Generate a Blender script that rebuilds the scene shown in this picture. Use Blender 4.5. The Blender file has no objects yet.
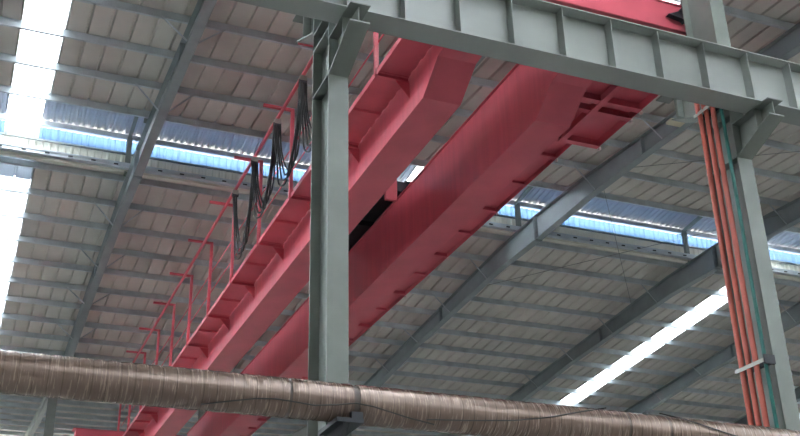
import bpy, math, random
from mathutils import Vector, Matrix
random.seed(7)
COL = bpy.context.scene.collection
V = Vector

# ------------------------------------------------------------------ materials
def srgb(r, g, b):
    f = lambda c: (c/255/12.92) if c/255 <= .04045 else ((c/255+.055)/1.055)**2.4
    return (f(r), f(g), f(b), 1)

def mat(name, col, rough=.5, metal=0, noise=.08, scale=3., spec=.5, bump=0., streak=None):
    m = bpy.data.materials.new(name); m.use_nodes = True
    nt = m.node_tree; b = nt.nodes['Principled BSDF']
    b.inputs['Roughness'].default_value = rough
    b.inputs['Metallic'].default_value = metal
    b.inputs['Specular IOR Level'].default_value = spec
    tc = nt.nodes.new('ShaderNodeTexCoord')
    mp = nt.nodes.new('ShaderNodeMapping'); nt.links.new(tc.outputs['Object'], mp.inputs[0])
    if streak: mp.inputs['Scale'].default_value = streak
    n = nt.nodes.new('ShaderNodeTexNoise'); n.inputs['Scale'].default_value = scale
    n.inputs['Detail'].default_value = 5
    nt.links.new(mp.outputs[0], n.inputs[0])
    r = nt.nodes.new('ShaderNodeValToRGB')
    lo = tuple(max(0, c*(1-noise*2.2)) for c in col[:3])+(1,)
    hi = tuple(min(1, c*(1+noise*1.6)) for c in col[:3])+(1,)
    r.color_ramp.elements[0].position = .3; r.color_ramp.elements[1].position = .7
    r.color_ramp.elements[0].color = lo; r.color_ramp.elements[1].color = hi
    nt.links.new(n.outputs['Fac'], r.inputs[0]); nt.links.new(r.outputs[0], b.inputs['Base Color'])
    if bump:
        bp = nt.nodes.new('ShaderNodeBump'); bp.inputs['Strength'].default_value = bump
        bp.inputs['Distance'].default_value = .02
        nt.links.new(n.outputs['Fac'], bp.inputs['Height']); nt.links.new(bp.outputs[0], b.inputs['Normal'])
    return m

def glazing(name, col, transp, tl=1.0, gloss=.05):
    m = bpy.data.materials.new(name); m.use_nodes = True
    nt = m.node_tree; nt.nodes.clear()
    o = nt.nodes.new('ShaderNodeOutputMaterial')
    t = nt.nodes.new('ShaderNodeBsdfTranslucent'); t.inputs[0].default_value = col
    p = nt.nodes.new('ShaderNodeBsdfTransparent'); p.inputs[0].default_value = col
    g = nt.nodes.new('ShaderNodeBsdfGlossy'); g.inputs['Roughness'].default_value = .2
    a = nt.nodes.new('ShaderNodeMixShader'); a.inputs[0].default_value = transp
    b = nt.nodes.new('ShaderNodeMixShader'); b.inputs[0].default_value = gloss
    tc = nt.nodes.new('ShaderNodeTexCoord'); n = nt.nodes.new('ShaderNodeTexNoise'); n.inputs['Scale'].default_value = 2.5
    nt.links.new(tc.outputs['Object'], n.inputs[0])
    r = nt.nodes.new('ShaderNodeValToRGB')
    r.color_ramp.elements[0].color = tuple(c*.82 for c in col[:3])+(1,); r.color_ramp.elements[1].color = col
    nt.links.new(n.outputs['Fac'], r.inputs[0]); nt.links.new(r.outputs[0], t.inputs[0])
    nt.links.new(t.outputs[0], a.inputs[1]); nt.links.new(p.outputs[0], a.inputs[2])
    nt.links.new(a.outputs[0], b.inputs[1]); nt.links.new(g.outputs[0], b.inputs[2])
    nt.links.new(b.outputs[0], o.inputs[0])
    return m

M = {
 'steel':  mat('grey_painted_steel', srgb(126, 132, 127), .42, 0, .07, 1.6, .5),
 'beam':   mat('light_grey_beam_paint', srgb(156, 161, 157), .38, 0, .06, .9, .5),
 'steel2': mat('blue_grey_painted_steel', srgb(138, 147, 150), .45, 0, .07, 1.2, .5),
 'purlin': mat('galvanised_purlin', srgb(196, 203, 208), .36, .2, .08, 2.0, .5),
 'red':    mat('crane_red_paint', srgb(208, 92, 106), .36, 0, .06, 1.1, .5),
 'redweb': mat('crane_red_painted_reflections', srgb(208, 92, 106), .32, 0, .045, 2.0, .55, 0, (1, 4, .25)),  # vertical streaks in the colour stand in for reflections on the web
 'sheet':  mat('roof_sheet_underside', srgb(208, 203, 196), .5, .0, .05, .8, .4),
 'monitor': mat('monitor_sheet_paint', srgb(176, 182, 196), .4, 0, .05, 1., .5),
 'clad':   mat('pale_cladding', srgb(228, 226, 214), .5, 0, .04, 1., .4),
 'dark':   mat('dark_machine_paint', srgb(52, 54, 60), .5, 0, .1, 3., .4),
 'black':  mat('black_cable_rubber', srgb(40, 42, 44), .55, 0, .1, 8., .4),
 'salmon': mat('salmon_conduit', srgb(190, 98, 84), .38, 0, .05, 3., .5),
 'teal':   mat('teal_conduit', srgb(30, 104, 98), .4, 0, .05, 3., .5),
 'strap':  mat('galvanised_strap', srgb(178, 176, 168), .4, .5, .06, 6., .5),
 'floor':  mat('concrete_floor', srgb(128, 127, 123), .75, 0, .08, .5, .3),
 'tip':    mat('pale_plate_end', srgb(226, 206, 204), .4, .1, .05, 6., .5),  # pale pinkish colour for the bracket ends
 'cream':  mat('cream_strip', srgb(206, 198, 172), .5, 0, .05, 4., .4),
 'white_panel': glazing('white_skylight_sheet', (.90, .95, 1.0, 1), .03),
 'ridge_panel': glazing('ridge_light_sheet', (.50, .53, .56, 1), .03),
 'dimmed_panel': glazing('dimmed_skylight_sheet', (.46, .49, .52, 1), .03),  # white skylight sheet darkened so the strips in view glow less
 'blue_panel':  glazing('blue_clerestory_sheet', (.36, .50, .68, 1), .7, gloss=.04),
}

# wrapped duct: brown-grey foil wrap, rings of creases
def duct_mat():
    m = bpy.data.materials.new('wrapped_duct_foil'); m.use_nodes = True
    nt = m.node_tree; b = nt.nodes['Principled BSDF']
    b.inputs['Roughness'].default_value = .28; b.inputs['Metallic'].default_value = .35
    tc = nt.nodes.new('ShaderNodeTexCoord')
    def noise(sc, scale, det=4):
        mp = nt.nodes.new('ShaderNodeMapping'); mp.inputs['Scale'].default_value = sc
        nt.links.new(tc.outputs['Object'], mp.inputs[0])
        n = nt.nodes.new('ShaderNodeTexNoise'); n.inputs['Scale'].default_value = scale; n.inputs['Detail'].default_value = det
        nt.links.new(mp.outputs[0], n.inputs[0]); return n
    a = noise((16, 1.2, 1.2), 4); c = noise((1, 1, 1), 2.2)
    r = nt.nodes.new('ShaderNodeValToRGB')
    r.color_ramp.elements[0].position = .3; r.color_ramp.elements[1].position = .72
    r.color_ramp.elements[0].color = srgb(118, 98, 88); r.color_ramp.elements[1].color = srgb(150, 130, 118)
    mx = nt.nodes.new('ShaderNodeMixRGB'); mx.inputs[0].default_value = .5
    nt.links.new(a.outputs['Fac'], mx.inputs[1]); nt.links.new(c.outputs['Fac'], mx.inputs[2])
    nt.links.new(mx.outputs[0], r.inputs[0]); nt.links.new(r.outputs[0], b.inputs['Base Color'])
    sx = nt.nodes.new('ShaderNodeSeparateXYZ'); nt.links.new(tc.outputs['Object'], sx.inputs[0])
    def mth(op, i, v=None):
        k = nt.nodes.new('ShaderNodeMath'); k.operation = op; nt.links.new(i, k.inputs[0])
        if v is not None: k.inputs[1].default_value = v
        return k.outputs[0]
    seam = mth('LESS_THAN', mth('FRACT', mth('MULTIPLY', sx.outputs['X'], 7.8)), .10)
    dk = nt.nodes.new('ShaderNodeMixRGB'); nt.links.new(mth('MULTIPLY', seam, .55), dk.inputs[0])
    nt.links.new(r.outputs[0], dk.inputs[1]); dk.inputs[2].default_value = srgb(66, 52, 46)
    nt.links.new(dk.outputs[0], b.inputs['Base Color'])
    rg = nt.nodes.new('ShaderNodeMapRange'); rg.inputs['To Min'].default_value = .10; rg.inputs['To Max'].default_value = .34
    rg.inputs['From Min'].default_value = .3; rg.inputs['From Max'].default_value = .7
    nt.links.new(a.outputs['Fac'], rg.inputs['Value']); nt.links.new(rg.outputs[0], b.inputs['Roughness'])
    bp = nt.nodes.new('ShaderNodeBump'); bp.inputs['Strength'].default_value = .3; bp.inputs['Distance'].default_value = .012
    nt.links.new(a.outputs['Fac'], bp.inputs['Height']); nt.links.new(bp.outputs[0], b.inputs['Normal'])
    return m
M['duct'] = duct_mat()
M['ductdark'] = mat('dark_joint_tape', srgb(74, 62, 56), .4, .1, .1, 5., .5)

# ------------------------------------------------------------------ mesh builder
class MB:
    def __init__(s): s.v = []; s.f = []
    def hexa(s, p):      # 8 points: bottom loop 0-3, top loop 4-7
        n = len(s.v); s.v += [tuple(q) for q in p]
        for f in ((3,2,1,0),(4,5,6,7),(0,1,5,4),(1,2,6,5),(2,3,7,6),(3,0,4,7)): s.f.append(tuple(n+i for i in f))
        return s
    def box(s, x0, x1, y0, y1, z0, z1):
        return s.hexa([(x0,y0,z0),(x1,y0,z0),(x1,y1,z0),(x0,y1,z0),(x0,y0,z1),(x1,y0,z1),(x1,y1,z1),(x0,y1,z1)])
    def prism(s, pts, ax, a, b):
        """polygon pts in the two other axes, extruded along ax from a to b"""
        def P(q, t):
            return {'x': (t, q[0], q[1]), 'y': (q[0], t, q[1]), 'z': (q[0], q[1], t)}[ax]
        n = len(s.v); k = len(pts)
        s.v += [P(q, a) for q in pts] + [P(q, b) for q in pts]
        s.f.append(tuple(range(n+k-1, n-1, -1))); s.f.append(tuple(range(n+k, n+2*k)))
        for i in range(k):
            j = (i+1) % k; s.f.append((n+i, n+j, n+k+j, n+k+i))
        return s
    def bar(s, a, b, w, h, up=(0,0,1)):
        a, b = V(a), V(b); d = (b-a).normalized(); u = V(up)
        if abs(d.dot(u)) > .98: u = V((0,1,0))
        r = d.cross(u).normalized()*w/2; t = r.cross(d).normalized()*h/2
        return s.hexa([a-r-t, a+r-t, b+r-t, b-r-t, a-r+t, a+r+t, b+r+t, b-r+t])
    def tube(s, pts, r, n=10, cap=True):
        pts = [V(p) for p in pts]; base = len(s.v); prev = None
        for i, p in enumerate(pts):
            d = (pts[min(i+1, len(pts)-1)]-pts[max(i-1, 0)]).normalized()
            if prev is None:
                u = V((0,0,1)) if abs(d.z) < .9 else V((0,1,0))
                x = d.cross(u).normalized()
            else: x = (prev - d*prev.dot(d)).normalized()
            prev = x; y = d.cross(x)
            rr = r[i] if isinstance(r, (list, tuple)) else r
            for k in range(n):
                a = 2*math.pi*k/n; s.v.append(tuple(p+x*math.cos(a)*rr+y*math.sin(a)*rr))
        for i in range(len(pts)-1):
            for k in range(n):
                a = base+i*n+k; b = base+i*n+(k+1) % n
                s.f.append((a, b, b+n, a+n))
        if cap:
            s.f.append(tuple(base+k for k in reversed(range(n))))
            s.f.append(tuple(base+(len(pts)-1)*n+k for k in range(n)))
        return s
    def build(s, name, m, parent=None, loc=(0,0,0), smooth=False, bevel=0):
        me = bpy.data.meshes.new(name); L = V(loc)
        me.from_pydata([tuple(V(p)-L) for p in s.v], [], s.f); me.update()
        me.materials.append(M[m] if isinstance(m, str) else m)
        o = bpy.data.objects.new(name, me); COL.objects.link(o)
        import bmesh
        bm = bmesh.new(); bm.from_mesh(me); bmesh.ops.recalc_face_normals(bm, faces=bm.faces); bm.to_mesh(me); bm.free()
        if parent is None: o.location = loc
        else:
            o.parent = parent; o.location = L - abs_loc(parent)
        if smooth:
            for p in me.polygons: p.use_smooth = True
            me.set_sharp_from_angle(angle=math.radians(40))
        if bevel:
            bv = o.modifiers.new('edge', 'BEVEL'); bv.width = bevel; bv.segments = 2; bv.limit_method = 'ANGLE'
        return o
def abs_loc(o):
    p = V(o.location)
    while o.parent: o = o.parent; p += V(o.location)
    return p
def part(mb, name, m, parent, label=None, **k):
    o = mb.build(name, m, parent, loc=abs_loc(parent), **k)
    if label: o['label'] = label
    return o
def tag(o, label, cat, group=None):
    o['label'] = label; o['category'] = cat
    if group: o['group'] = group
    return o
def thing(name, label, cat, loc, group=None):
    o = bpy.data.objects.new(name, None); COL.objects.link(o); o.location = loc
    o.empty_display_size = .2
    return tag(o, label, cat, group)
def struct(o): o['kind'] = 'structure'; return o
def copy_tree(o, parent=None, d=V((0,0,0))):
    c = o.copy(); COL.objects.link(c); c.parent = parent
    if parent is None: c.location = V(o.location)+d
    for ch in list(o.children): copy_tree(ch, c)
    return c

# ------------------------------------------------------------------ layout (metres; X along the hall, Y across the bay, Z up)
YN, YF = 24.65, 28.0                 # near and far lip of the ridge opening
ZR = 16.3; SN, SF = .070, .080
YE = 10.75; YV = 43.6                # eave at the near column row, valley at the far row
def roof(y):
    if y < -6: return ZR - SN*(YN-YE) + .07*(YE+6) - .07*(-6-y)
    if y < YE-.25: return ZR - SN*(YN-YE) + .07*(YE-y)
    if y <= YN: return ZR - SN*(YN-y)
    if y <= YF: return ZR
    if y <= YV: return ZR - SF*(y-YF)
    return ZR - SF*(YV-YF) + .075*(y-YV)
XS0, XS1 = -36.0, 60.0
SKY = [(-26.0, -25.07), (-20.0, -19.07), (-14.0, -13.07), (-8.5, -7.57), (-2.2, -1.27), (.03, .96), (12.08, 13.01), (25.25, 26.18), (38.0, 38.93), (50.0, 50.93)]  # strips left of the view are unseen extras, added to light the hall
PITCH = .465

def sheet_profile(x0, x1, y0, pitch, w0, w1, h):
    k = math.floor((x0-y0)/pitch)+0; out = [x0]
    pts = []
    x = y0+k*pitch
    while x < x1+pitch:
        for dx, z in ((-w0/2, 0), (-w1/2, h), (w1/2, h), (w0/2, 0)):
            if x0 < x+dx < x1: pts.append((x+dx, z))
        x += pitch
    return [(x0, 0)]+pts+[(x1, 0)]
def sheet(mb, x0, x1, ya, za, yb, zb, pitch=PITCH, off=.03, w0=.075, w1=.035, h=.06, t=.008):
    pr = sheet_profile(x0, x1, off, pitch, w0, w1, h)
    n = len(mb.v); k = len(pr)
    for (dy, dz) in ((0, 0), (0, t)):
        mb.v += [(x, ya, za+z+dz) for x, z in pr]; mb.v += [(x, yb, zb+z+dz) for x, z in pr]
    for i in range(k-1):
        mb.f.append((n+i, n+i+1, n+k+i+1, n+k+i))
        mb.f.append((n+2*k+i, n+3*k+i, n+3*k+i+1, n+2*k+i+1))
        mb.f.append((n+i, n+2*k+i, n+2*k+i+1, n+i+1)); mb.f.append((n+k+i, n+k+i+1, n+3*k+i+1, n+3*k+i))
    mb.f.append((n, n+k, n+3*k, n+2*k)); mb.f.append((n+k-1, n+3*k-1, n+4*k-1, n+2*k-1))
SKY_OWN = [(7.2, 8.13), (19.2, 20.13), (31.2, 32.13)]
def opaque_spans(sky=None):
    xs = [XS0]+[v for s in (sky or SKY) for v in s]+[XS1]
    return [(xs[i], xs[i+1]) for i in range(0, len(xs), 2)]

# --- roof sheets (setting)
slopes = [(YE-.25, YN+.1, 'near'), (YF-.1, YV, 'far'), (YV, 60.0, 'next'), (-5.3, YE-.25, 'own'), (-22.0, -6.7, 'own2')]
for a, b, nm in slopes:
    mb = MB()
    for x0, x1 in opaque_spans(SKY_OWN if nm[:3] == 'own' else SKY): sheet(mb, x0, x1, a, roof(a), b, roof(b))
    o = struct(mb.build('ceiling', 'sheet')); o['label'] = {'near': 'grey ribbed roof sheeting rising from the column row to the ridge opening',
        'far': 'grey ribbed roof sheeting falling away beyond the ridge opening', 'next': 'grey ribbed roof sheeting of the next bay beyond the far columns', 'own': 'grey ribbed roof sheeting above the viewer', 'own2': 'grey ribbed roof sheeting behind the viewer'}[nm]
wi = 0
for a, b, nm in slopes:
    for s in (SKY_OWN if nm[:3] == 'own' else SKY):
        wi += 1
        mb = MB(); sheet(mb, s[0], s[1], a, roof(a), b, roof(b))
        o = struct(mb.build('window_%d' % wi, 'dimmed_panel' if s[0] in (.03, 12.08, 25.25) and nm[:3] != 'own' else 'white_panel')); o['label'] = 'white translucent skylight strip in the roof sheeting, added for light where unseen at left'

wi += 1
mb = MB(); mb.box(XS0, XS1, -6.75, -5.25, roof(-5.3)-.01, roof(-5.3)+.03)
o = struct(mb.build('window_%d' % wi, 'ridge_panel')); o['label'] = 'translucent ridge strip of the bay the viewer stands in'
# --- floor (setting)
mb = MB(); mb.box(-120, 150, -100, 160, -.2, 0); o = struct(mb.build('floor', 'floor')); o['label'] = 'pale concrete floor slab'

# --- enclosing hall walls (setting)
for nm, bx, lb in (('wall_back', (XS0, XS1, 60.0, 60.12), 'grey ribbed end wall far beyond the crane'), ('wall_front', (XS0, XS1, -22.12, -22.0), 'grey ribbed wall behind the viewer'),
               ('wall_left', (XS0-.12, XS0, -22, 60), 'grey ribbed wall far to the left'), ('wall_right', (XS1, XS1+.12, -22, 60), 'grey ribbed wall far to the right')):
    mb = MB(); mb.box(*bx, 0, 15.6 if 'left' in nm or 'right' in nm else 14.6); o = struct(mb.build(nm, 'sheet')); o['label'] = lb

# --- ridge monitor: far curb wall, clerestory, roof
ZW, ZG, ZM = 16.86, 17.31, 17.62
def wall_sheet(mb, x0, x1, y, z0, z1, pitch=.2, d=.03):
    k = math.ceil((x0-.03)/pitch); xs = [(x0, 0)]
    x = .03+k*pitch
    while x < x1-.05:
        xs += [(x, 0), (x+.03, d), (x+.07, d), (x+.10, 0)] if x+.1 < x1 else []
        x += pitch
    xs.append((x1, 0))
    n = len(mb.v); m_ = len(xs)
    for t in (0, .008):
        mb.v += [(a, y-b+t, z0) for a, b in xs]+[(a, y-b+t, z1) for a, b in xs]
    for i in range(m_-1):
        mb.f.append((n+i, n+i+1, n+m_+i+1, n+m_+i)); mb.f.append((n+2*m_+i, n+3*m_+i, n+3*m_+i+1, n+2*m_+i+1))
        mb.f.append((n+m_+i, n+m_+i+1, n+3*m_+i+1, n+3*m_+i)); mb.f.append((n+i, n+2*m_+i, n+2*m_+i+1, n+i+1))
mb = MB(); wall_sheet(mb, XS0, XS1, YF+.12, ZR-.02, ZW)
o = struct(mb.build('wall_ridge_far', 'clad')); o['label'] = 'pale ribbed cladding of the far side of the ridge monitor'
mb = MB(); wall_sheet(mb, XS0, XS1, YN-.12, ZR+.0, ZG+.12)
o = struct(mb.build('wall_ridge_near', 'clad')); o['label'] = 'pale ribbed cladding of the near side of the ridge monitor'
for (x0, x1) in opaque_spans():
    wi += 1; mb = MB(); wall_sheet(mb, x0, x1, YF+.12, ZW, ZG, .2, .03)
    o = struct(mb.build('window_%d' % wi, 'blue_panel')); o['label'] = 'blue ribbed clerestory glazing under the ridge monitor roof'
for s in SKY:
    wi += 1; mb = MB(); wall_sheet(mb, s[0], s[1], YF+.12, ZW, ZG, .2, .03)
    o = struct(mb.build('window_%d' % wi, 'dimmed_panel')); o['label'] = 'white translucent panel in the ridge clerestory'
YM = (YN+YF)/2
mb = MB(); mb2 = MB()
for x0, x1 in opaque_spans():
    sheet(mb, x0, x1, YN-.5, ZG+.10, YM, ZM+.06, .2, .03, .12, .07, .035)
    sheet(mb, x0, x1, YM, ZM+.06, YF+.75, ZG+.10, .2, .03, .12, .07, .035)
for s in SKY:
    sheet(mb2, s[0], s[1], YN-.5, ZG+.10, YM, ZM+.06, .2, .03, .12, .07, .035)
    sheet(mb2, s[0], s[1], YM, ZM+.06, YF+.75, ZG+.10, .2, .03, .12, .07, .035)
o = struct(mb.build('ceiling', 'monitor')); o['label'] = 'corrugated roof sheeting of the raised ridge monitor'
o = struct(mb2.build('window_%d' % (wi+1), 'white_panel')); o['label'] = 'white translucent strips in the ridge monitor roof'
# long rails (setting trim)
def rail(name, y0, y1, z0, z1, m, label):
    mb = MB(); mb.box(XS0, XS1, y0, y1, z0, z1); o = struct(mb.build(name, m)); o['label'] = label; return o
rail('trim_1', YF+.0, YF+.06, ZW-.03, ZW+.02, 'steel', 'grey rail between the pale cladding and the blue clerestory')
rail('trim_2', YF-.02, YF+.06, ZG+.0, ZG+.155, 'purlin', 'grey rail along the head of the blue clerestory')
rail('trim_3', YM-.04, YM+.04, ZM-.12, ZM+.04, 'purlin', 'grey rail under the peak of the ridge monitor roof')
rail('trim_4', YF-.14, YF+.02, ZR-.12, ZR-.05, 'clad', 'pale flashing at the foot of the ridge monitor wall')
rail('trim_5', YN-.16, YN+.06, ZR-.05, ZR+.08, 'purlin', 'grey flashing on the near lip of the ridge opening')
rail('trim_6', YN-.02, YN+.06, ZG-.02, ZG+.09, 'purlin', 'grey rail along the near side of the ridge monitor')
rail('trim_7', YF-.30, YF-.24, ZR+.02, ZR+.10, 'purlin', 'thin rail along the gutter of the ridge opening')
mb = MB(); mb.box(XS0, XS1, YV-.4, YV+.4, roof(YV)-.28, roof(YV)-.02); o = struct(mb.build('trim_8', 'steel2')); o['label'] = 'valley gutter above the far column row'
# gutter clips along the foot of the wall
g = thing('ridge_gutter', 'long grey gutter with dark clips at the foot of the ridge opening', 'gutter', (XS0, YF-.2, ZR-.02))
b = MB(); b.prism([(YF-.30, ZR-.05), (YF-.02, ZR-.05), (YF-.02, ZR+.02), (YF-.05, ZR-.02), (YF-.27, ZR-.02), (YF-.30, ZR+.06)], 'x', XS0, XS1); part(b, 'gutter_trough', 'purlin', g)
x = -10
while x < 36: b = MB(); b.box(x, x+.12, YF-.335, YF-.30, ZR-.01, ZR+.02); part(b, 'gutter_clip', 'dark', g); x += .62

# ------------------------------------------------------------------ purlins
def purlin(y, label, grp, flip=1, tall=.19, name='purlin'):
    z = roof(y)-.004
    w = .065*flip
    pts = [(y, z), (y+w, z), (y+w, z-.018), (y+w-.004*flip, z-.018), (y+w-.004*flip, z-.004), (y+.004*flip, z-.004),
           (y+.004*flip, z-tall+.004), (y+w-.004*flip, z-tall+.004), (y+w-.004*flip, z-tall+.02), (y+w, z-tall+.02), (y+w, z-tall), (y, z-tall)]
    b = MB(); b.prism(pts, 'x', XS0, XS1)
    return tag(b.build(name, 'purlin', loc=(XS0, y, z-tall)), label, 'purlin', grp)
ordn = ['first', 'second', 'third', 'fourth', 'fifth', 'sixth', 'seventh', 'eighth', 'ninth', 'tenth', 'eleventh', 'twelfth', 'thirteenth', 'fourteenth']
PN = [24.5-1.62*i for i in range(9)]
PF = [28.25+1.47*i for i in range(11)]
PX = [YV+.9+1.5*i for i in range(11)]
for i, y in enumerate(PN): purlin(y, 'galvanised roof purlin, %s on this side of the ridge opening' % ordn[i], 'purlins on the near roof slope', 1)
for i, y in enumerate(PF): purlin(y, 'galvanised roof purlin, %s beyond the ridge opening' % ordn[i], 'purlins on the far roof slope', 1)
for i, y in enumerate(PX): purlin(y, 'distant roof purlin of the next bay, %s past the far columns' % ordn[i], 'purlins of the next bay', 1)

# ------------------------------------------------------------------ rafters
def depth(y):
    if y < 17: return .42+.035*(17-y)
    if y < YM: return .42+.36*((y-17)/(YM-17))**1.2
    if y < 36: return .78-.30*((y-YM)/(36-YM))**.8
    return .48+.02*(y-36)
def rtop(y):
    return roof(y)-.20
def rafter(X, label, braces=True, m='steel2', hw=.12, d0=0.):
    r = thing('roof_rafter', label, 'rafter', (X, YE, rtop(YE)), 'tapered rafters across the bay')
    ys = [YE-.1, 13.7, 17, 20.5, 23.5, YM, 29, 32, 36, 40, YV-.2]
    b = MB()
    for i in range(len(ys)-1):
        a, c = ys[i], ys[i+1]
        za, zc = rtop(a), rtop(c); da, dc = depth(a)+d0, depth(c)+d0
        b.hexa([(X-.006, a, za-da), (X+.006, a, za-da), (X+.006, c, zc-dc), (X-.006, c, zc-dc), (X-.006, a, za), (X+.006, a, za), (X+.006, c, zc), (X-.006, c, zc)])
    part(b, 'web', m, r)
    for nm, f0 in (('top_flange', 0), ('bottom_flange', 1)):
        b = MB()
        for i in range(len(ys)-1):
            a, c = ys[i], ys[i+1]
            za = rtop(a)-(depth(a)+d0)*f0; zc = rtop(c)-(depth(c)+d0)*f0; t = .014
            b.hexa([(X-hw, a, za-t), (X+hw, a, za-t), (X+hw, c, zc-t), (X-hw, c, zc-t), (X-hw, a, za), (X+hw, a, za), (X+hw, c, zc), (X-hw, c, zc)])
        part(b, nm, m, r)
    for y in (YM-.02, YM+.04, 20.5, 33.5):
        b = MB(); zt = rtop(y); d = depth(y)+d0
        b.box(X-hw, X+hw, y, y+.02, zt-d-(.06 if abs(y-YM) < .1 else 0), zt+.0)
        part(b, 'end_plate' if abs(y-YM) < .1 else 'stiffener', m, r)
    if braces:
        for j, y in enumerate(PN[1::2]+PF[1::2]):
            if y > YV-1 or y < 12: continue
            for s in (-1, 1):
                zt = rtop(y); d = depth(y)+d0
                b = MB(); b.bar((X+s*.10, y, zt-d+.01), (X+s*.72, y-.03, zt-.02+.04), .005, .032)
                b.bar((X+s*.10, y-.003, zt-d+.03), (X+s*.72, y-.033, zt+.04), .032, .005)
                part(b, 'flange_brace', 'purlin', r)
    return r
rafter(3.52, 'long blue-grey rafter on the left, outside the left crane girder')
rafter(9.55, 'blue-grey rafter mostly hidden behind the red crane girders')
rafter(15.75, 'grey rafter crossing between the red girders and the right-hand column')
rafter(22.5, 'dark rafter left of the long bright skylight, passing behind the salmon conduits')
rafter(28.7, 'faint rafter low on the right, beyond the bright skylight')
rafter(34.9, 'rafter at far right behind the right-hand column')

for X, l in ((3.42, 'far rafter of the next bay at lower left, glimpsed under the duct'), (9.55, 'far rafter of the next bay hidden behind the crane'),
             (15.75, 'far rafter of the next bay seen right of the foreground column under the duct'), (22.5, 'far rafter of the next bay at lower right under the duct')):
    r = thing('roof_rafter', l, 'rafter', (X, 44.7, rtop(44.7)), 'rafters of the next bay')
    for nm, (wx, z0, z1) in (('web', (.006, -.5, 0)), ('bottom_flange', (.11, -.514, -.5)), ('top_flange', (.11, -.014, 0))):
        b = MB(); a, c = 44.7, 59.8; za, zc = rtop(a), rtop(c)
        b.hexa([(X-wx, a, za+z0), (X+wx, a, za+z0), (X+wx, c, zc+z0), (X-wx, c, zc+z0), (X-wx, a, za+z1), (X+wx, a, za+z1), (X+wx, c, zc+z1), (X-wx, c, zc+z1)])
        part(b, nm, 'beam', r)

# ridge monitor frames
def monitor_frame(X, label):
    r = thing('monitor_frame', label, 'roof frame', (X, YF, rtop(YF)), 'light frames inside the ridge monitor')
    for y in (YN+.12, YF-.08):
        b = MB(); b.box(X-.07, X+.07, y-.06, y-.052, rtop(y), ZG); b.box(X-.004, X+.004, y-.052, y+.052, rtop(y), ZG); b.box(X-.07, X+.07, y+.052, y+.06, rtop(y), ZG)
        part(b, 'post', 'steel', r)
    for a, c in ((YN-.2, YM), (YF+.3, YM)):
        b = MB(); b.bar((X, a, ZG+.02), (X, c, ZM-.06), .10, .10); part(b, 'top_member', 'steel', r)
    return r
for X, l in ((3.42, 'small monitor frame over the left rafter'), (9.7, 'small monitor frame hidden behind the crane girders'),
             (16.0, 'small monitor frame over the rafter right of the crane'), (22.6, 'small monitor frame beside the salmon conduits')):
    monitor_frame(X, l)
# bracing rods
for a, c, l in (((16.0, 21.75, 15.55), (22.4, 17.3, 15.35), 'thin bracing rod running behind the right-hand column'),
                ((16.0, 23.0, 15.75), (22.4, 31.2, 15.6), 'thin bracing rod crossing the blue clerestory on the right'),
                ((16.0, 31.2, 15.6), (22.4, 23.0, 15.75), 'thin bracing rod rising towards the ridge right of the crane')):
    b = MB(); b.tube([a, c], .009, 6); tag(b.build('bracing_rod', 'steel', loc=a), l, 'rod', 'roof bracing rods')

# ------------------------------------------------------------------ near columns
YC0, YC1 = 10.37, 11.0
def column(X, label):
    r = thing('crane_column', label, 'column', (X, (YC0+YC1)/2, 0), 'steel columns of the near row')
    zt = rtop(YC1)-.45; h = .125
    b = MB()
    b.box(X-h, X+h, YC0, YC0+.018, 0.02, zt); b.box(X-h, X+h, YC1-.018, YC1, 0.02, zt); b.box(X-.006, X+.006, YC0+.018, YC1-.018, 0.02, zt)
    part(b, 'shaft', 'steel', r)
    b = MB(); b.box(X-.22, X+.22, YC0-.1, YC1+.1, 0, .03); part(b, 'base_plate', 'steel', r)
    for z in (8.78, 9.46, 9.72, 10.55, 12.9):
        b = MB()
        for s in (-1, 1): b.box(min(X+s*.006, X+s*h), max(X+s*.006, X+s*h), YC0+.018, YC1-.018, z, z+.014)
        part(b, 'stiffener_plate', 'steel', r)
    # near corbel
    c = MB(); c.prism([(YC0, 8.80), (9.66, 9.07), (9.66, 9.285), (YC0, 9.285)], 'x', X-.007, X+.007)
    c.hexa([(X-h, YC0, 8.77), (X+h, YC0, 8.77), (X+h, 9.63, 9.055), (X-h, 9.63, 9.055), (X-h, YC0, 8.79), (X+h, YC0, 8.79), (X+h, 9.63, 9.075), (X-h, 9.63, 9.075)])
    c.box(X-h, X+h, 9.60, YC0, 9.285, 9.299)
    co = part(c, 'corbel', 'steel', r)
    b = MB(); b.box(X-h+.01, X+h-.01, 9.90, 9.914, 9.0, 9.285); part(b, 'corbel_stiffener', 'steel', co)
    # far corbel
    c = MB(); c.prism([(YC1, 9.80), (11.66, 10.13), (11.66, 10.60), (YC1, 10.60)], 'x', X-.007, X+.007)
    c.hexa([(X-h, YC1, 9.78), (X+h, YC1, 9.78), (X+h, 11.74, 10.12), (X-h, 11.74, 10.12), (X-h, YC1, 9.80), (X+h, YC1, 9.80), (X+h, 11.74, 10.14), (X-h, 11.74, 10.14)])
    c.box(X-h, X+h, YC1, 11.95, 10.60, 10.62)
    co = part(c, 'corbel', 'steel', r)
    b = MB(); b.box(X-h+.01, X+h-.01, 11.47, 11.484, 10.06, 10.60); part(b, 'corbel_stiffener', 'steel', co)
    return r
column(3.63, 'grey steel column in the foreground, standing between the red girders and the roof at left')
column(9.63, 'grey steel column at right, carrying the salmon and teal conduits')

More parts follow.
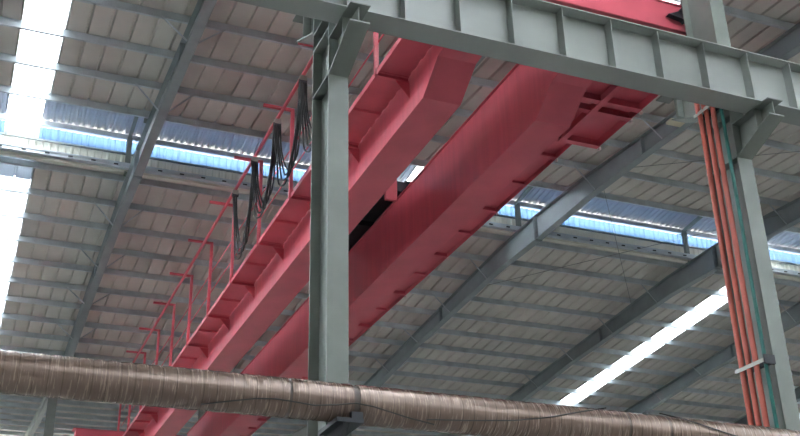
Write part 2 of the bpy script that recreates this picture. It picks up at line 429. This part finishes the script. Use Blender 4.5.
# far columns
for X, l in ((3.42, 'distant grey column below the left rafter, seen under the duct'), (9.55, 'distant grey column behind the red girders'),
             (15.9, 'distant grey column seen under the duct just right of the foreground column'), (22.5, 'distant grey column below the dark rafter at right')):
    r = thing('crane_column', l, 'column', (X, 44.3, 0), 'columns of the far row')
    b = MB(); zt = rtop(44.3)-.1
    b.box(X-.16, X+.16, 44.0, 44.02, .02, zt); b.box(X-.16, X+.16, 44.58, 44.6, .02, zt); b.box(X-.006, X+.006, 44.02, 44.58, .02, zt)
    part(b, 'shaft', 'steel', r)
    b = MB(); b.box(X-.25, X+.25, 43.9, 44.7, 0, .03); part(b, 'base_plate', 'steel', r)
    b = MB(); b.prism([(44.0, 10.0), (41.8, 10.45), (41.8, 10.62), (44.0, 10.62)], 'x', X-.008, X+.008); b.box(X-.12, X+.12, 41.8, 44.0, 10.605, 10.62); part(b, 'corbel', 'steel', r)

# ------------------------------------------------------------------ runway beams
def runway(name, label, x0, x1, y, z0, z1, fw, m, stiff):
    r = thing(name, label, 'beam', (x0, y, z0))
    b = MB(); b.box(x0, x1, y-.006, y+.006, z0+.016, z1-.016); part(b, 'web', m, r)
    b = MB(); b.box(x0, x1, y-fw/2, y+fw/2, z0, z0+.016); part(b, 'bottom_flange', m, r)
    b = MB(); b.box(x0, x1, y-fw/2, y+fw/2, z1-.016, z1); part(b, 'top_flange', m, r)
    for x in stiff:
        for s in (-1, 1):
            b = MB(); a, c = sorted((y+s*.006, y+s*(fw/2-.03))); b.box(x-.006, x+.006, a, c, z0+.016, z1-.016); part(b, 'stiffener', m, r)
    return r
runway('runway_beam', 'deep grey stiffened crane runway beam crossing the top of the view', -3.2, 16.5, 9.90, 9.30, 10.10, .36, 'beam',
       [4.26+.738*k for k in range(-9, 16)])
runway('runway_beam', 'grey runway beam under the end of the red crane, mostly behind the nearer beam', -3.2, 16.5, 11.55, 10.62, 11.30, .30, 'steel',
       [3.63+1.0*k for k in range(-6, 12)])
runway('runway_beam', 'grey runway beam under the distant end of the red crane', -3.2, 22.5, 42.05, 10.62, 11.30, .30, 'steel',
       [3.63+1.5*k for k in range(-4, 12)])
for y, l in ((11.49, 'crane rail on the beam behind the near runway beam'), (42.05, 'crane rail on the distant runway beam')):
    b = MB(); b.prism([(y-.06, 11.30), (y+.06, 11.30), (y+.06, 11.315), (y+.015, 11.33), (y+.015, 11.39), (y+.035, 11.40), (y+.035, 11.43), (y-.035, 11.43), (y-.035, 11.40), (y-.015, 11.39), (y-.015, 11.33), (y-.06, 11.315)], 'x', -3.2, 16.5)
    tag(b.build('crane_rail', 'strap', loc=(-3.2, y, 11.30)), l, 'rail')

# ------------------------------------------------------------------ bridge crane (one thing)
crane = thing('bridge_crane', 'red double-girder overhead travelling crane with side walkways, running away to lower left', 'crane', (7.8, 26.9, 11.43))
YA, YB = 11.42, 42.5
def girder(x0, x1, nm):
    zb, zt = 11.20, 12.62
    pts = [(YA+.1, 11.75), (13.35, 11.62), (14.0, zb), (40.0, zb), (40.7, 11.62), (YB-.1, 11.75), (YB-.1, zt), (YA+.1, zt)]
    b = MB(); b.prism(pts, 'x', x0+.02, x1-.02)
    g = part(b, nm, 'redweb', crane)
    # flanges
    b = MB(); b.box(x0-.02, x1+.02, YA+.1, YB-.1, zt, zt+.02); part(b, 'top_flange', 'red', g)
    b = MB()
    for i in range(1, 4):
        (a, za), (c, zc) = pts[i], pts[i+1]
        if i == 2: pass
        b.hexa([(x0, a, za-.014), (x1, a, za-.014), (x1, c, zc-.014), (x0, c, zc-.014), (x0, a, za), (x1, a, za), (x1, c, zc), (x0, c, zc)])
    a, za, c, zc = YA+.1, 11.75, 13.35, 11.62
    b.hexa([(x0, a, za-.014), (x1, a, za-.014), (x1, c, zc-.014), (x0, c, zc-.014), (x0, a, za), (x1, a, za), (x1, c, zc), (x0, c, zc)])
    part(b, 'bottom_flange', 'red', g)
    xr = (x0+x1)/2
    b = MB(); b.box(xr-.03, xr+.03, YA+.2, YB-.2, zt+.02, zt+.09); part(b, 'trolley_rail', 'strap', g)
    return g
G1 = (6.39, 7.08); G2 = (8.52, 9.20)
girder(*G1, 'box_girder'); girder(*G2, 'box_girder')
for y0, xl, ct in ((11.24, 4.95, 11.98), (41.8, 4.2, 12.36)):
    e = MB(); e.box(xl, 9.82, y0, y0+.5, 11.50, ct); ec = part(e, 'end_carriage', 'red', crane, bevel=.012)
    b = MB(); b.box(xl-.1, 9.92, y0-.02, y0+.52, ct, ct+.025); part(b, 'top_plate', 'red', ec)
    b = MB()
    for x in (5.35, 9.45): b.tube([(x, y0+.17, 11.62), (x, y0+.33, 11.62)], .19, 24)
    part(b, 'wheel_pair', 'dark', ec, smooth=True)
    for s, x in ((-1, xl), (1, 9.82)):
        b = MB(); b.tube([(x, y0+.25, 11.75), (x+s*.10, y0+.25, 11.75)], .07, 16); b.tube([(x+s*.10, y0+.25, 11.75), (x+s*.18, y0+.25, 11.75)], .10, 16)
        part(b, 'buffer', 'black', ec, smooth=True)
    b = MB(); b.prism([(9.36, 11.70), (9.62, 11.66), (9.66, 11.62), (9.72, 11.86), (9.66, 11.92), (9.58, 11.80)], 'y', y0-.10, y0-.01)
    b.tube([(9.72, y0-.12, 11.74), (9.72, y0-.01, 11.74)], .10, 20)
    part(b, 'drive_guard', 'dark', ec)

# left walkway
XT = 5.80; ZF = 11.93
YP = [14.60+2.50*k for k in range(-1, 12)]
wl = MB(); wl.box(XT, G1[0]-.018, 12.0, 41.6, ZF, ZF+.012)
for k in range(86):          # tack plates that tie the floor plate to the web
    y = 12.05+.345*k; wl.box(G1[0]-.018, G1[0]+.0, y, y+.19, ZF, ZF+.012)
W1 = part(wl, 'walkway', 'red', crane)
b = MB(); b.box(XT-.008, XT+.004, 12.0, 41.6, ZF-.075, ZF+.03)
part(b, 'toe_channel', 'red', W1)
for y in YP:
    b = MB(); b.box(XT+.01, G1[0], y-.05, y+.05, ZF-.012, ZF); b.box(XT+.01, G1[0], y-.004, y+.004, ZF-.085, ZF-.012)
    b.box(XT+.01, G1[0], y-.045, y+.045, ZF-.095, ZF-.085)
    b.prism([(G1[0]+.02, ZF-.09), (G1[0]-.24, ZF-.09), (G1[0]+.02, ZF-.40)], 'y', y-.006, y+.006)
    part(b, 'bracket', 'red', W1)
for y in YP[:-1]:
    b = MB(); ym = y+1.25; b.box(XT+.01, G1[0]-.04, ym-.03, ym+.03, ZF-.06, ZF); part(b, 'cross_member', 'red', W1)
# rail posts, handrails, festoon arms
for y in YP:
    b = MB(); b.box(XT-.038, XT+.038, y-.03, y+.03, ZF-.075, 14.03)
    p_ = part(b, 'rail_post', 'red', W1)
    b = MB(); b.box(5.14, XT+.03, y-.03, y+.03, 13.98, 14.04); part(b, 'track_arm', 'red', p_)
for z in (12.55, 13.15):
    b = MB(); b.tube([(XT+.04, 12.0, z), (XT+.04, 41.6, z)], .017, 8); part(b, 'handrail', 'red', W1, smooth=True)
b = MB(); b.prism([(5.53, 13.92), (5.59, 13.92), (5.59, 13.98), (5.53, 13.98)], 'y', 12.0, 41.6); part(b, 'festoon_track', 'red', W1)

# right walkway
X2 = 9.98; Z2 = 11.72
b = MB(); b.box(G2[1], X2, 15.0, 41.6, Z2, Z2+.012); b.box(G2[1], 10.46, 11.9, 15.1, Z2, Z2+.012)
W2 = part(b, 'walkway', 'red', crane)
b = MB(); b.box(X2-.006, X2+.006, 15.1, 41.6, Z2-.10, Z2+.10); b.box(10.454, 10.466, 11.9, 15.1, Z2-.15, Z2+.10); part(b, 'toe_channel', 'red', W2)
k = 0; y = 15.78
while y < 41:
    h = .10 if k % 2 == 0 else .07
    b = MB(); b.box(G2[1]-.0, X2, y-.05, y+.05, Z2-h, Z2-h+.01); b.box(G2[1]-.0, X2, y-.005, y+.005, Z2-h, Z2); s_ = part(b, 'bracket', 'red', W2)
    if k % 2 == 0:
        b = MB(); b.box(X2, X2+.03, y-.03, y+.03, Z2-h-.05, Z2-h+.01); part(b, 'bolt_plate', 'tip', s_, label='pale bracket end')
    y += 1.265; k += 1
for y in (13.62, 13.95, 15.02):
    b = MB(); b.box(G2[1]-.0, 10.46, y-.06, y+.06, Z2-.16, Z2-.15); b.box(G2[1]-.0, 10.46, y-.005, y+.005, Z2-.16, Z2); s_ = part(b, 'bracket', 'red', W2)
    b = MB(); b.box(10.46, 10.50, y-.03, y+.03, Z2-.21, Z2-.15); part(b, 'bolt_plate', 'tip', s_, label='pale bracket end')
b = MB(); b.box(9.60, 9.72, 11.9, 15.05, Z2-.18, Z2-.16); b.box(9.65, 9.66, 11.9, 15.05, Z2-.16, Z2); part(b, 'platform_beam', 'red', W2)

# trolley on the girders (its own thing)
t = thing('crane_trolley', 'dark hoist trolley sitting between the two red girders', 'trolley', (7.8, 22.4, 12.71))
b = MB()
for x in (6.62, 8.74): b.box(x, x+.24, 20.3, 24.6, 12.85, 13.15)
for y in (20.3, 22.3, 24.35): b.box(6.62, 8.98, y, y+.25, 12.85, 13.10)
fr = part(b, 'frame', 'dark', t)
b = MB(); b.box(6.85, 8.75, 20.5, 24.5, 12.98, 13.0); part(b, 'floor_plate', 'dark', t)
b = MB(); b.tube([(7.1, 23.3, 13.3), (8.5, 23.3, 13.3)], .30, 28); part(b, 'drum', 'dark', t, smooth=True)
b = MB(); b.tube([(7.2, 21.5, 13.25), (7.9, 21.5, 13.25)], .22, 20); b.box(7.9, 8.4, 21.25, 21.75, 13.0, 13.5); part(b, 'motor', 'dark', t, smooth=True)
for x in (6.735, 8.86):
    for y in (20.7, 24.2):
        b = MB(); b.tube([(x-.05, y, 12.86), (x+.05, y, 12.86)], .15, 20); part(b, 'wheel', 'dark', t, smooth=True)
b = MB(); b.box(8.22, 8.50, 20.22, 20.30, 12.55, 13.10); part(b, 'guard_plate', 'red', t, label='small red guard plate')

# festoon cables hanging from the track
def loop(y0, y1, sag, label, n=4, top=13.83, k=0):
    r = thing('festoon_cable', label, 'cable', (5.56, (y0+y1)/2, top), 'cable loops under the festoon track')
    for i in range(n):
        pts = []; dx = (i-(n-1)/2)*.045; s_ = sag*(1-.07*i)
        for q in range(17):
            u = q/16; w = 1-abs(2*u-1)**2.6
            pts.append((5.56+dx+.02*math.sin(q+i), y0+(y1-y0)*u, top-s_*w))
        b = MB(); b.tube(pts, .021, 6); part(b, 'cable_strand', 'black', r, smooth=True)
    return r
hooks = [15.75, 17.62, 19.40, 22.75, 23.3]
loop(15.3, 16.6, 1.5, 'dark cable loop hanging just left of the foreground column')
loop(16.6, 18.1, 2.05, 'dark cable loop hanging in front of the red rail post nearest the column')
loop(18.1, 19.95, 1.95, 'dark cable loop in the middle of the festoon')
loop(19.95, 21.8, 1.85, 'dark cable loop crossing the blue clerestory')
loop(21.8, 23.6, 2.1, 'leftmost dark cable loop, hanging lowest toward the walkway', 3)
for y, l in ((16.6, 'small trolley clip on the festoon track beside the foreground column'), (18.1, 'small metal trolley clip on the festoon track, high up'),
             (19.95, 'small metal trolley clip on the festoon track, second from the column'), (21.8, 'trolley clip on the festoon track in front of the blue clerestory'),
             (23.6, 'trolley clip on the festoon track, farthest left')):
    r = thing('festoon_trolley', l, 'cable trolley', (5.56, y, 13.83))
    b = MB(); b.box(5.49, 5.63, y-.05, y+.05, 13.80, 13.92); part(b, 'body', 'strap', r)
    b = MB(); b.tube([(5.48, y, 13.80), (5.64, y, 13.80)], .05, 12); part(b, 'saddle', 'dark', r, smooth=True)

# ------------------------------------------------------------------ conduits on the right column
XK = 9.38
cl = ['leftmost', 'middle', 'rightmost']
for i, y in enumerate((10.84, 10.70, 10.56)):
    b = MB(); pts = [(XK, y, 0.0), (XK, y, 9.60), (XK+.0, y, 9.66), (XK-.03, y, 9.72), (XK-.03, y, 10.28)]
    b.tube(pts, .037, 16); r = tag(b.build('conduit_pipe', 'salmon', loc=(XK, y, 0), smooth=True), '%s of the three salmon conduit pipes on the right column' % cl[i], 'pipe', 'salmon conduits')
    b = MB(); b.tube([(XK, y, 2.9), (XK, y, 3.0)], .05, 16); part(b, 'coupling', 'salmon', r, smooth=True)
b = MB(); b.tube([(XK+.04, 10.43, 0.0), (XK+.04, 10.43, 10.28)], .026, 14)
tag(b.build('conduit_pipe', 'teal', loc=(XK+.04, 10.43, 0), smooth=True), 'thin teal conduit pipe beside the salmon ones', 'pipe')
for z, l in ((5.78, 'flat metal strap clamping the conduits low on the right column'), (9.66, 'flat metal strap clamping the conduits below the runway beam')):
    r = thing('pipe_clamp', l, 'clamp', (XK, 10.7, z))
    b = MB(); b.box(XK-.055, XK-.045, 10.36, 10.92, z, z+.05); b.box(XK-.05, XK+.12, 10.91, 10.92, z, z+.05); part(b, 'strap', 'strap', r)
    b = MB(); b.box(9.44, 9.505, 10.36, 10.92, z+.0, z+.05); b.box(9.34, 9.505, 10.372-.03, 10.372, z-.02, z+.10); part(b, 'bracket', 'dark', r)
r = thing('corbel_tip_flange', 'pale cream underside of the far corbel tip flange beside the conduits', 'corbel flange', (9.63, 11.7, 10.10))
b = MB(); b.box(9.50, 9.76, 11.64, 11.78, 10.075, 10.115); part(b, 'strip', 'cream', r)  # underside of the corbel's tip flange, built as a separate cream strip

# ------------------------------------------------------------------ wrapped duct
YD, ZD = 10.0, 4.635
d = thing('wrapped_duct', 'long brown-grey foil-wrapped duct running across the bottom of the view', 'duct', (-2, YD, ZD))
def duct_run(x0, x1, r0, z0, z1, nm):
    b = MB(); pts = []; rr = []
    n = int((x1-x0)/.0425); q = random.uniform(0, 1)
    for i in range(n+1):
        x = x0+(x1-x0)*i/n
        ph = i % 3
        pts.append((x, YD, z0+(z1-z0)*i/n)); rr.append(r0+(-.003 if ph == 0 else .001))
    b.tube(pts, rr, 40); return part(b, nm, 'duct', d, smooth=True)
duct_run(-3.0, 2.95, .195, ZD+.005, ZD+.0, 'duct_section')
duct_run(2.98, 3.62, .198, ZD+.0, ZD-.003, 'duct_section')
duct_run(3.68, 6.82, .203, ZD-.008, ZD-.012, 'duct_section')
duct_run(6.85, 7.36, .198, ZD-.012, ZD-.014, 'duct_section')
duct_run(7.39, 15.5, .200, ZD-.014, ZD-.09, 'duct_section')
for x, w, r_ in ((2.965, .03, .188), (3.65, .07, .186), (6.835, .03, .19), (7.375, .03, .19)):
    b = MB(); b.tube([(x-w/2, YD, ZD-.005), (x+w/2, YD, ZD-.005)], r_, 40); part(b, 'joint_band', 'ductdark', d, smooth=True)
# bracket under the duct at the foreground column
r = thing('duct_bracket', 'dark angle bracket holding the duct to the foreground column', 'bracket', (3.63, YC0, 4.0))
b = MB(); b.box(3.42, 3.70, 9.78, YC0-.002, 4.385, 4.43); b.prism([(YC0-.002, 4.385), (YC0-.002, 3.9), (9.80, 4.385)], 'x', 3.50, 3.56); b.box(3.50, 3.76, YC0-.03, YC0-.002, 3.85, 4.385)
part(b, 'arm', 'dark', r)
b = MB(); b.box(3.58, 3.70, 9.80, 9.86, 4.43, 4.50); part(b, 'lip', 'dark', r)
# loose wires draped on the duct
def wire(pts, l):
    b = MB(); b.tube(pts, .007, 6); tag(b.build('loose_wire', 'black', loc=pts[0], smooth=True), l, 'wire', 'wires draped on the duct')
def on_duct(x, a, rr=.209): return (x, YD-math.cos(a)*rr, ZD-.004+math.sin(a)*rr)
wire([on_duct(x, a) for x, a in ((2.1, -.95), (2.4, -.62), (2.62, -.42), (2.8, -.36), (3.0, -.42), (3.2, -.5), (3.45, -.36), (3.62, -.22), (3.8, -.30), (4.2, -.7), (4.5, -.95))], 'thin dark wire sagging along the duct at the foreground column')
wire([on_duct(x, a, .213) for x, a in ((4.4, -.7), (4.9, -.55), (5.4, -.35), (5.8, -.05), (6.1, .30), (6.4, .7), (6.6, 1.1))], 'thin dark wire climbing over the duct right of centre')
wire([on_duct(x, a, .213) for x, a in ((7.3, 1.1), (7.6, .6), (7.9, .2), (8.2, -.1), (8.6, -.35))], 'thin dark wire crossing the duct at far right')

# ------------------------------------------------------------------ camera
cam = bpy.data.cameras.new('camera'); co = bpy.data.objects.new('camera', cam); COL.objects.link(co)
yaw, pitch, roll = math.radians(22.9276), math.radians(25.6150), math.radians(-1.3817)
fwd = V((math.sin(yaw)*math.cos(pitch), math.cos(yaw)*math.cos(pitch), math.sin(pitch)))
right = V((math.cos(yaw), -math.sin(yaw), 0)); up = right.cross(fwd)
r_ = right*math.cos(roll)+up*math.sin(roll); u_ = -right*math.sin(roll)+up*math.cos(roll)
mx = Matrix((r_, u_, -fwd)).transposed().to_4x4(); mx.translation = V((0, 0, 1.6))
co.matrix_world = mx
cam.sensor_width = 36; cam.lens = 1081.91/800*36; cam.clip_end = 500
bpy.context.scene.camera = co

# ------------------------------------------------------------------ light
w = bpy.data.worlds.new('World'); bpy.context.scene.world = w; w.use_nodes = True
nt = w.node_tree; bg = nt.nodes['Background']
tc = nt.nodes.new('ShaderNodeTexCoord'); sp = nt.nodes.new('ShaderNodeSeparateXYZ'); nt.links.new(tc.outputs['Generated'], sp.inputs[0])
rp = nt.nodes.new('ShaderNodeValToRGB'); nt.links.new(sp.outputs['Z'], rp.inputs[0])
e = rp.color_ramp.elements; e[0].position = 0.0; e[0].color = (.92, .96, 1.0, 1); e[1].position = .9; e[1].color = (.45, .62, .92, 1)
n = e.new(.3); n.color = (.72, .85, 1.0, 1)
nt.links.new(rp.outputs[0], bg.inputs[0]); bg.inputs[1].default_value = .75
sun = bpy.data.lights.new('sun', 'SUN'); so = bpy.data.objects.new('sun', sun); COL.objects.link(so)
sun.energy = 92.0; sun.angle = math.radians(1.5); sun.color = (1, .985, .945)
so.rotation_euler = V((.25, -.38, .88)).to_track_quat('Z', 'Y').to_euler()

vs = bpy.context.scene.view_settings
vs.view_transform = 'Standard'; vs.look = 'None'; vs.gamma = 1; vs.exposure = 0.58; vs.use_curve_mapping = False
